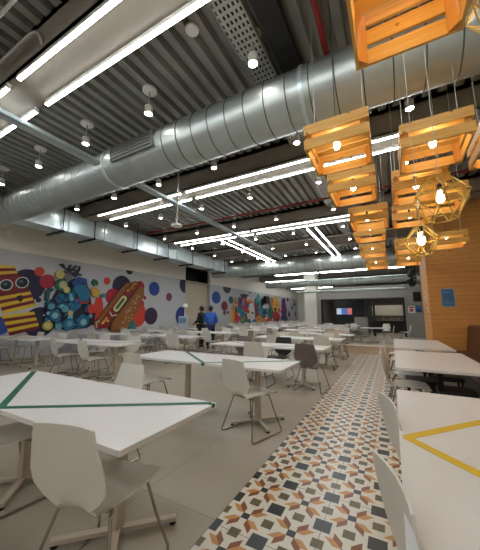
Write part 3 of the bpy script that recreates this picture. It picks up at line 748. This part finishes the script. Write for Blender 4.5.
# blue swirl cluster
k2 = Z(40, 255, 6.86)
M1.poly('swirl_shadow', (18, 20, 40), k2([(30,330),(80,300),(110,240),(180,190),(230,160),(300,170),(340,240),(350,330),(380,380),(370,470),(320,500),(180,515),(90,500),(20,470),(25,400)]))
M1.poly('swirl_body', TEAL, k2([(100,300),(130,260),(210,280),(220,220),(270,190),(310,200),(335,260),(330,310),(280,345),(250,380),(215,400),(200,350),(120,330)]))
rs = random.Random(3)
for k in range(130):
    u, v = rs.uniform(18, 340), rs.uniform(265, 505)
    if abs(v-390)/115+abs(u-190)/230 > 1.15 or (u < 80 and v < 300): continue
    c = rs.choice([(40, 140, 184), (36, 126, 170), (28, 84, 140), (120, 200, 215), (54, 126, 186), (170, 220, 226), (16, 24, 44)])
    M1.circ(c, 40+u/6.86, 255+v/6.86, rs.uniform(.6, 2.5), 'swirl_dot', sy=rs.uniform(.6, 1.4), n=12)
for (u, v, r, c) in ((70,355,5,DTEAL),(70,352,3.2,LTEAL),(95,415,5.5,TEAL),(95,415,3,(160,200,200)),(165,370,3.4,LTEAL),(190,475,6,TEAL),(195,470,3,LTEAL),(285,455,6.2,TEAL),(290,460,3.2,(140,200,210)),(120,490,3.2,LTEAL),(45,485,4.6,(206,190,90)),(45,485,2.6,(226,214,140)),(130,135,4.4,(206,190,110)),(140,205,6,(40,110,90)),(150,205,4,(196,200,150)),(200,400,2.6,(206,196,120)),(175,240,3.2,(220,210,140)),(185,150,4.2,(120,120,126))):
    M1.circ(c, 40+u/6.86, 255+v/6.86, r, 'swirl_dot', n=16)
M1.poly('swirl_head', (20, 116, 156), k2([(215,230),(250,200),(300,205),(335,250),(338,290),(300,320),(260,305),(245,270)]))
M1.poly('swirl_crest', (36, 70, 150), k2([(205,190),(260,150),(310,165),(315,205),(260,195),(225,220)]))
M1.poly('red_curve', (190, 60, 60), k2([(240,285),(270,318),(310,322),(335,308),(312,335),(270,332),(245,305)]))
M1.poly('red_blob', (226, 60, 50), k2([(318,360),(345,335),(378,350),(370,395),(335,405),(318,385)]))
M1.poly('yellow_splash', (226, 178, 60), k2([(340,235),(375,222),(410,255),(400,275),(375,290),(350,280)]))
M1.poly('green_splash', (26, 100, 74), k2([(350,190),(362,165),(388,180),(390,205),(362,212)]))
M1.poly('teal_splash', (50, 130, 150), k2([(405,270),(438,262),(436,292),(410,290)]))
M1.poly('teal_limb', (30, 90, 100), k2([(30,250),(60,225),(90,235),(60,260),(48,320),(28,310)]))
br = []
for (a, b) in (((130,65),(185,105)),((185,105),(240,150)),((185,105),(205,70)),((205,110),(245,75)),((160,85),(150,60)),((225,125),(265,105)),((240,150),(268,80)),((195,140),(160,110)),((200,95),(250,110)),((255,130),(280,140))):
    (p, q), w = k2([a, b]), .55
    d = Vector((q[0]-p[0], q[1]-p[1])).normalized(); n_ = Vector((-d.y, d.x))*w
    br.append([(p[0]-n_.x, p[1]-n_.y), (q[0]-n_.x, q[1]-n_.y), (q[0]+n_.x, q[1]+n_.y), (p[0]+n_.x, p[1]+n_.y)])
M1.poly('dark_branches', (52, 54, 62), None, br)
# hot dog
k3 = Z(90, 265, 7.85)
M1.poly('bun_rear', (150, 92, 36), k3([(30,470),(40,440),(120,330),(220,200),(270,145),(310,135),(335,150),(200,330),(70,500)]))
M1.poly('sausage', (150, 26, 30), k3([(48,500),(45,470),(180,300),(300,160),(345,130),(385,140),(380,180),(260,330),(130,495)]))
M1.poly('bun_front', (158, 98, 34), k3([(150,520),(165,450),(260,320),(345,205),(385,170),(412,182),(415,230),(370,350),(290,480),(270,520)]))
def capsule(p, q, w, n=8):
    p, q = Vector(p), Vector(q); d = (q-p).normalized(); a0 = math.atan2(d.y, d.x); o = []
    for k in range(n+1): a = a0+math.pi/2+math.pi*k/n; o.append((p.x+w*math.cos(a), p.y+w*math.sin(a)))
    for k in range(n+1): a = a0-math.pi/2+math.pi*k/n; o.append((q.x+w*math.cos(a), q.y+w*math.sin(a)))
    return o
M1.poly('label_outline', (30, 24, 24), k3(capsule((192, 345), (256, 262), 29)))
M1.poly('label_band', (232, 220, 150), k3(capsule((194, 343), (254, 264), 24)))
M1.poly('label_stripe', (44, 96, 60), k3(capsule((198, 338), (250, 270), 10)))
M1.poly('bun_seam', (70, 34, 20), k3([(140,505),(150,440),(260,300),(360,180),(372,180),(275,305),(165,445),(152,510)]))
M1.poly('mustard', (244, 200, 60), None, [k3(capsule(a, b, 8)) for a, b in (((285,203),(300,185)),((300,185),(335,185)),((335,185),(318,160)),((318,160),(350,145)),((350,145),(356,150)),((84,458),(100,440)),((110,425),(130,440)),((110,425),(118,415)))])
for cc in ((((145,370),(160,400)),((160,400),(195,392))), (((60,440),(36,450)),((36,450),(40,490)))): M1.poly('pale_curl', (226, 206, 180), None, [k3(capsule(a, b, 5)) for a, b in cc])
for (u_, v_) in k3([(365+rs.uniform(-22, 26)-f*105, 235+rs.uniform(-25, 25)+f*215) for f in [j/34 for j in range(35)]]): M1.poly('sesame_seed', (236, 214, 170), [(u_+.45*math.cos(a), v_+.45*math.sin(a)) for a in [2*math.pi*j/7 for j in range(7)]])
# second mural, beyond the recess
M2 = Mural('second mural of coloured circles and crowded colourful shapes beyond the beige recess', (XL, 24, 0))
for a in ((BLUE, 216.3, 297.5, 6.2), ((30, 28, 40), 227, 287.2, 6), ((30, 92, 96), 231, 300, 3.7), ((136, 34, 60), 224.5, 306, 4.8), ((100, 30, 60), 224.5, 312.8, 2), ((40, 40, 60), 228, 312.5, 1.5)): M2.circ(*a, sy=1.3)
k5 = Z(200, 220, 4)
def blob(c, u, v, a, b, sk=0):
    M2.poly('painted_shape', c, [(u+a*math.cos(t_)*(1+.25*math.sin(3*t_+sk))+sk*.2*math.sin(t_), v+b*math.sin(t_)) for t_ in [2*math.pi*k/20 for k in range(20)]])
for c, u, v, a, b, sk in (((40,150,160),240,309,3.2,12.5,1),((236,150,50),234,313,2.8,9,2),((240,190,60),232,316,1.6,6,0),((214,50,80),237,316,2.6,7.5,1),((50,90,170),240.5,303,1.8,6,2),((40,150,140),245,318,4.6,5.5,0),((200,40,50),247.5,304,4.5,9,1),((24,22,30),244,296,4,2.2,2),((232,226,214),251,312,3.6,9,0),((226,222,210),248.5,299,2,2.8,1),((150,34,60),256.5,309,2.4,11,2),((60,170,160),258,300,2.2,6,0),((30,36,50),263,309,3.2,11,1),((40,140,170),262.5,311,4.4,5.4,0),((236,236,230),264.8,306.2,2.2,2.4,0),((24,40,70),264.4,312.2,2.0,2.2,0),((40,120,100),270.4,311,2.6,10,0),((236,160,60),260,319.5,5,3.5,1),((230,120,50),272,302,1.4,5,0),((240,180,70),276,305,3.6,9,1),((206,60,56),276,317,3.6,6,2),((150,60,120),283,304,2,5,1),((110,50,120),284,309,2.6,8,0),((44,50,120),284,317.5,3.2,4.8,0),((120,70,140),289,314,1.2,3,0),((60,60,80),287.6,299.5,.9,1.8,0),((40,120,100),294.4,304,.8,2.4,0),((50,70,90),291.8,307.5,.6,2,0),((60,90,110),295.2,314,.5,2.4,0),((180,120,120),249.8,293,1.1,1.2,0),((220,70,60),269,319.5,2,3,0)):
    blob(c, u, v, a, b, sk)
for k in range(70):
    u, v = rs.uniform(234, 287), rs.uniform(299, 322)
    blob(rs.choice([(206,56,60),(40,140,150),(236,170,60),(232,226,214),(30,34,60),(60,90,170),(150,50,100),(40,120,90),(230,110,60)]), u, v, rs.uniform(.4, 1.2), rs.uniform(.6, 2.6), rs.choice((0, 1, 2)))
p = atx(265.5, 300, XL)
t = thing('wall_speaker', 'black box hung on the second mural above its painted shapes', 'speaker', (-10.4, p.y, p.z-.35))
MB().box((-10.55, p.y-.55, p.z-.33), (-10.3, p.y+.35, p.z+.33)).build('cabinet', BLACK, t); MB().box((-10.6, p.y-.15, p.z-.1), (-10.55, p.y+.05, p.z+.1)).build('bracket', BLACKP, t)

# white stand with a notice panel near the recess
sx, sy = -7.95, 9.55
t = thing('notice_stand', 'white stand with domed top and pale blue notice panel near the recess', 'stand', (sx, sy, 0))
MB().lathe([(.2, 0), (.2, .02), (.022, .035), (.022, 1.72)], (sx, sy, 0), 18).build('post', DISC, t)
MB().lathe([(.10, 1.70), (.115, 1.73), (.11, 1.79), (.07, 1.85), (.01, 1.87)], (sx, sy, 0), 18).build('dome', DISC, t)
MB().box((sx-.26, sy-.10, .72), (sx+.22, sy-.06, 1.32)).build('panel', mat('pale_blue_panel', rgb(196, 210, 222), .5), t)
MB().box((sx-.22, sy-.103, 1.02), (sx+.16, sy-.10, 1.25)).build('print', mat('print_sky', rgb(120, 156, 196), .5), t)

# ================================================================ people
SKIN = mat('skin', rgb(150, 104, 80), .55, 0, .03); HAIR = mat('hair', rgb(24, 20, 20), .6)
def skin_mesh(name, pts, edges, radii, m_, parent, sub=2, root=0):
    me = bpy.data.meshes.new(name); me.from_pydata(pts, edges, []); me.materials.append(m_)
    o = bpy.data.objects.new(name, me); C.objects.link(o); o.parent = parent
    md = o.modifiers.new('skin', 'SKIN'); md.use_smooth_shade = True
    sv = me.skin_vertices[0].data
    for i, r in enumerate(radii):
        sv[i].radius = r if isinstance(r, tuple) else (r, r)
        sv[i].use_root = (i == root)
    o.modifiers.new('sub', 'SUBSURF').levels = sub; o.modifiers['sub'].render_levels = sub
    return o
def person(loc, rz, label, shirt, trousers, arm):
    t = thing('person', label, 'person', loc, rz)
    P = {'pel': (0,0,.95), 'wa': (0,.01,1.08), 'ch': (0,.015,1.28), 'nk': (0,-.005,1.47), 'hd0': (0,.01,1.54), 'hd': (0,.025,1.63), 'hd2': (0,.02,1.70)}
    rad = {'pel': (.16,.11), 'wa': (.14,.10), 'ch': (.165,.115), 'nk': .055, 'hd0': .058, 'hd': (.078,.098), 'hd2': (.065,.08)}
    E = [('pel','wa'),('wa','ch'),('ch','nk'),('nk','hd0'),('hd0','hd'),('hd','hd2')]
    for s, n in ((-1,'l'),(1,'r')):
        P.update({'hip'+n:(.09*s,0,.90),'kn'+n:(.10*s,.02,.50),'an'+n:(.11*s,-.02,.09),'to'+n:(.13*s,.12,.035)})
        rad.update({'hip'+n:.098,'kn'+n:.062,'an'+n:.042,'to'+n:(.04,.03)})
        E += [('pel','hip'+n),('hip'+n,'kn'+n),('kn'+n,'an'+n),('an'+n,'to'+n)]
        el, wr = arm[n]
        P.update({'sh'+n:(.185*s,0,1.41),'el'+n:(el[0]*s,el[1],el[2]),'wr'+n:(wr[0]*s,wr[1],wr[2])})
        rad.update({'sh'+n:.062,'el'+n:.043,'wr'+n:.028})
        E += [('ch','sh'+n),('sh'+n,'el'+n),('el'+n,'wr'+n)]
        d = (Vector(wr)-Vector(el)).normalized(); d.x *= s; w = Vector(P['wr'+n])
        side = d.cross(Vector((s, 0, 0))).normalized()
        P['pa'+n] = tuple(w+d*.06); rad['pa'+n] = (.036, .018); E.append(('wr'+n, 'pa'+n))
        for k, (off, L) in enumerate(((-.027,.062),(-.009,.075),(.009,.07),(.027,.055))):
            b = w+d*.085+side*off; mdl = b+d*L*.5+Vector((-.006*s, 0, 0)); tip = b+d*L+Vector((-.02*s, 0, 0))
            for q, (pt, rr) in enumerate(((b,.010),(mdl,.009),(tip,.007))): P['f%s%d%d' % (n,k,q)] = tuple(pt); rad['f%s%d%d' % (n,k,q)] = rr
            E += [('pa'+n,'f%s%d0' % (n,k)),('f%s%d0' % (n,k),'f%s%d1' % (n,k)),('f%s%d1' % (n,k),'f%s%d2' % (n,k))]
        b = w+d*.03+side*-.04; tp = b+d*.045+side*-.012; P['t0'+n] = tuple(b); P['t1'+n] = tuple(tp); rad['t0'+n] = .011; rad['t1'+n] = .008; E += [('wr'+n,'t0'+n),('t0'+n,'t1'+n)]
    def sub(name, keys, m_, grow, over={}):
        kk = [k for k in P if k in keys]; ix = {k: i for i, k in enumerate(kk)}
        rr = []
        for k in kk:
            r = over.get(k, rad[k]); rr.append(tuple(x+grow for x in r) if isinstance(r, tuple) else (r+grow, r+grow))
        return skin_mesh(name, [over.get('@'+k, P[k]) for k in kk], [(ix[a], ix[b]) for a, b in E if a in ix and b in ix], rr, m_, t)
    bd = sub('body', list(P), SKIN, 0)
    sub('top', ['pel','wa','ch','nk','shl','shr','ell','elr','wrl','wrr'], shirt, .030, {'nk': .034})
    sub('trousers', ['pel','hipl','hipr','knl','knr','anl','anr'], trousers, .014)
    hd = Vector(P['hd'])
    # face: nose, eyes, mouth, ears; head faces +y
    m = MB().lathe([(.003,-.012),(.016,0),(.010,.03),(.003,.045)], (0, .135, 1.60), 10); m.build('nose', SKIN, t, (0,0,0))
    for s in (-1, 1):
        MB().lathe([(.004,-.013),(.012,-.005),(.012,.005),(.004,.013)], (.032*s, .112, 1.635), 10).build('eye', HAIR, t, (0,0,0))
        MB().lathe([(.006,-.03),(.014,-.01),(.016,.012),(.006,.03)], (.085*s, .015, 1.62), 8).build('ear', SKIN, t, (0,0,0))
        MB().slab((.11*s-.05, -.08, 0), (.11*s+.05, .18, .07), .04).build('shoe', BLACKP, t, (0,0,0))
    MB().box((-.022, .108, 1.565), (.022, .122, 1.574)).build('mouth', mat('lips', rgb(120, 66, 60), .5), t, (0,0,0))
    m = MB(); n = 16; rings = []
    for j in range(8):
        row = []
        for k in range(n):
            az = 2*math.pi*k/n; th = math.pi*(.60-.20*math.sin(az))*j/7
            row.append((.100*math.sin(th)*math.cos(az), .012+(.125 if math.sin(az) < 0 else .10)*math.sin(th)*math.sin(az), 1.645+.125*math.cos(th)))
        rings.append(m.vs(row))
    for A, B in zip(rings, rings[1:]):
        for k in range(n): m.face((A[k], A[(k+1) % n], B[(k+1) % n], B[k]), True)
    m.face(rings[-1]); m.build('hair', HAIR, t, (0,0,0))
    return t
DARKC = mat('black_cloth', rgb(24, 24, 28), .8, 0, .1); BLUEC = mat('blue_cloth', rgb(44, 96, 182), .8, 0, .08); NAVYC = mat('navy_cloth', rgb(26, 34, 82), .8, 0, .08)
person((-7.42, 10.05, 0), R(100), 'person in black clothes standing left of the one in blue', DARKC, DARKC, {'l': ((.24,.05,1.12), (.20,.22,1.02)), 'r': ((.26,.02,1.12), (.24,.16,.95))})
person((-6.72, 9.75, 0), R(25), 'person in bright blue top and navy trousers, back turned, near the recess', BLUEC, NAVYC, {'l': ((.25,.03,1.12), (.16,.24,1.06)), 'r': ((.25,.03,1.12), (.17,.23,1.05))})

# ================================================================ camera, world, view
cam = bpy.data.cameras.new('camera'); co = bpy.data.objects.new('camera', cam); C.objects.link(co)
co.location = (0, 0, CAMH); co.rotation_euler = (math.pi/2+PITCH, 0, YAW)
cam.sensor_fit = 'HORIZONTAL'; cam.sensor_width = 36; cam.lens = FPX/480*36; cam.clip_start = .02; cam.clip_end = 200
bpy.context.scene.camera = co
w = bpy.data.worlds.new('world'); bpy.context.scene.world = w; w.use_nodes = True
w.node_tree.nodes['Background'].inputs[0].default_value = (.8, .85, 1, 1); w.node_tree.nodes['Background'].inputs[1].default_value = .3
sc = bpy.context.scene
sc.view_settings.view_transform = 'Standard'; sc.view_settings.look = 'None'; sc.view_settings.exposure = 1.02; sc.view_settings.gamma = 1
try:
    sc.cycles.use_denoising = True; sc.cycles.max_bounces = 8; sc.cycles.diffuse_bounces = 4; sc.cycles.sample_clamp_indirect = 6
except Exception: pass
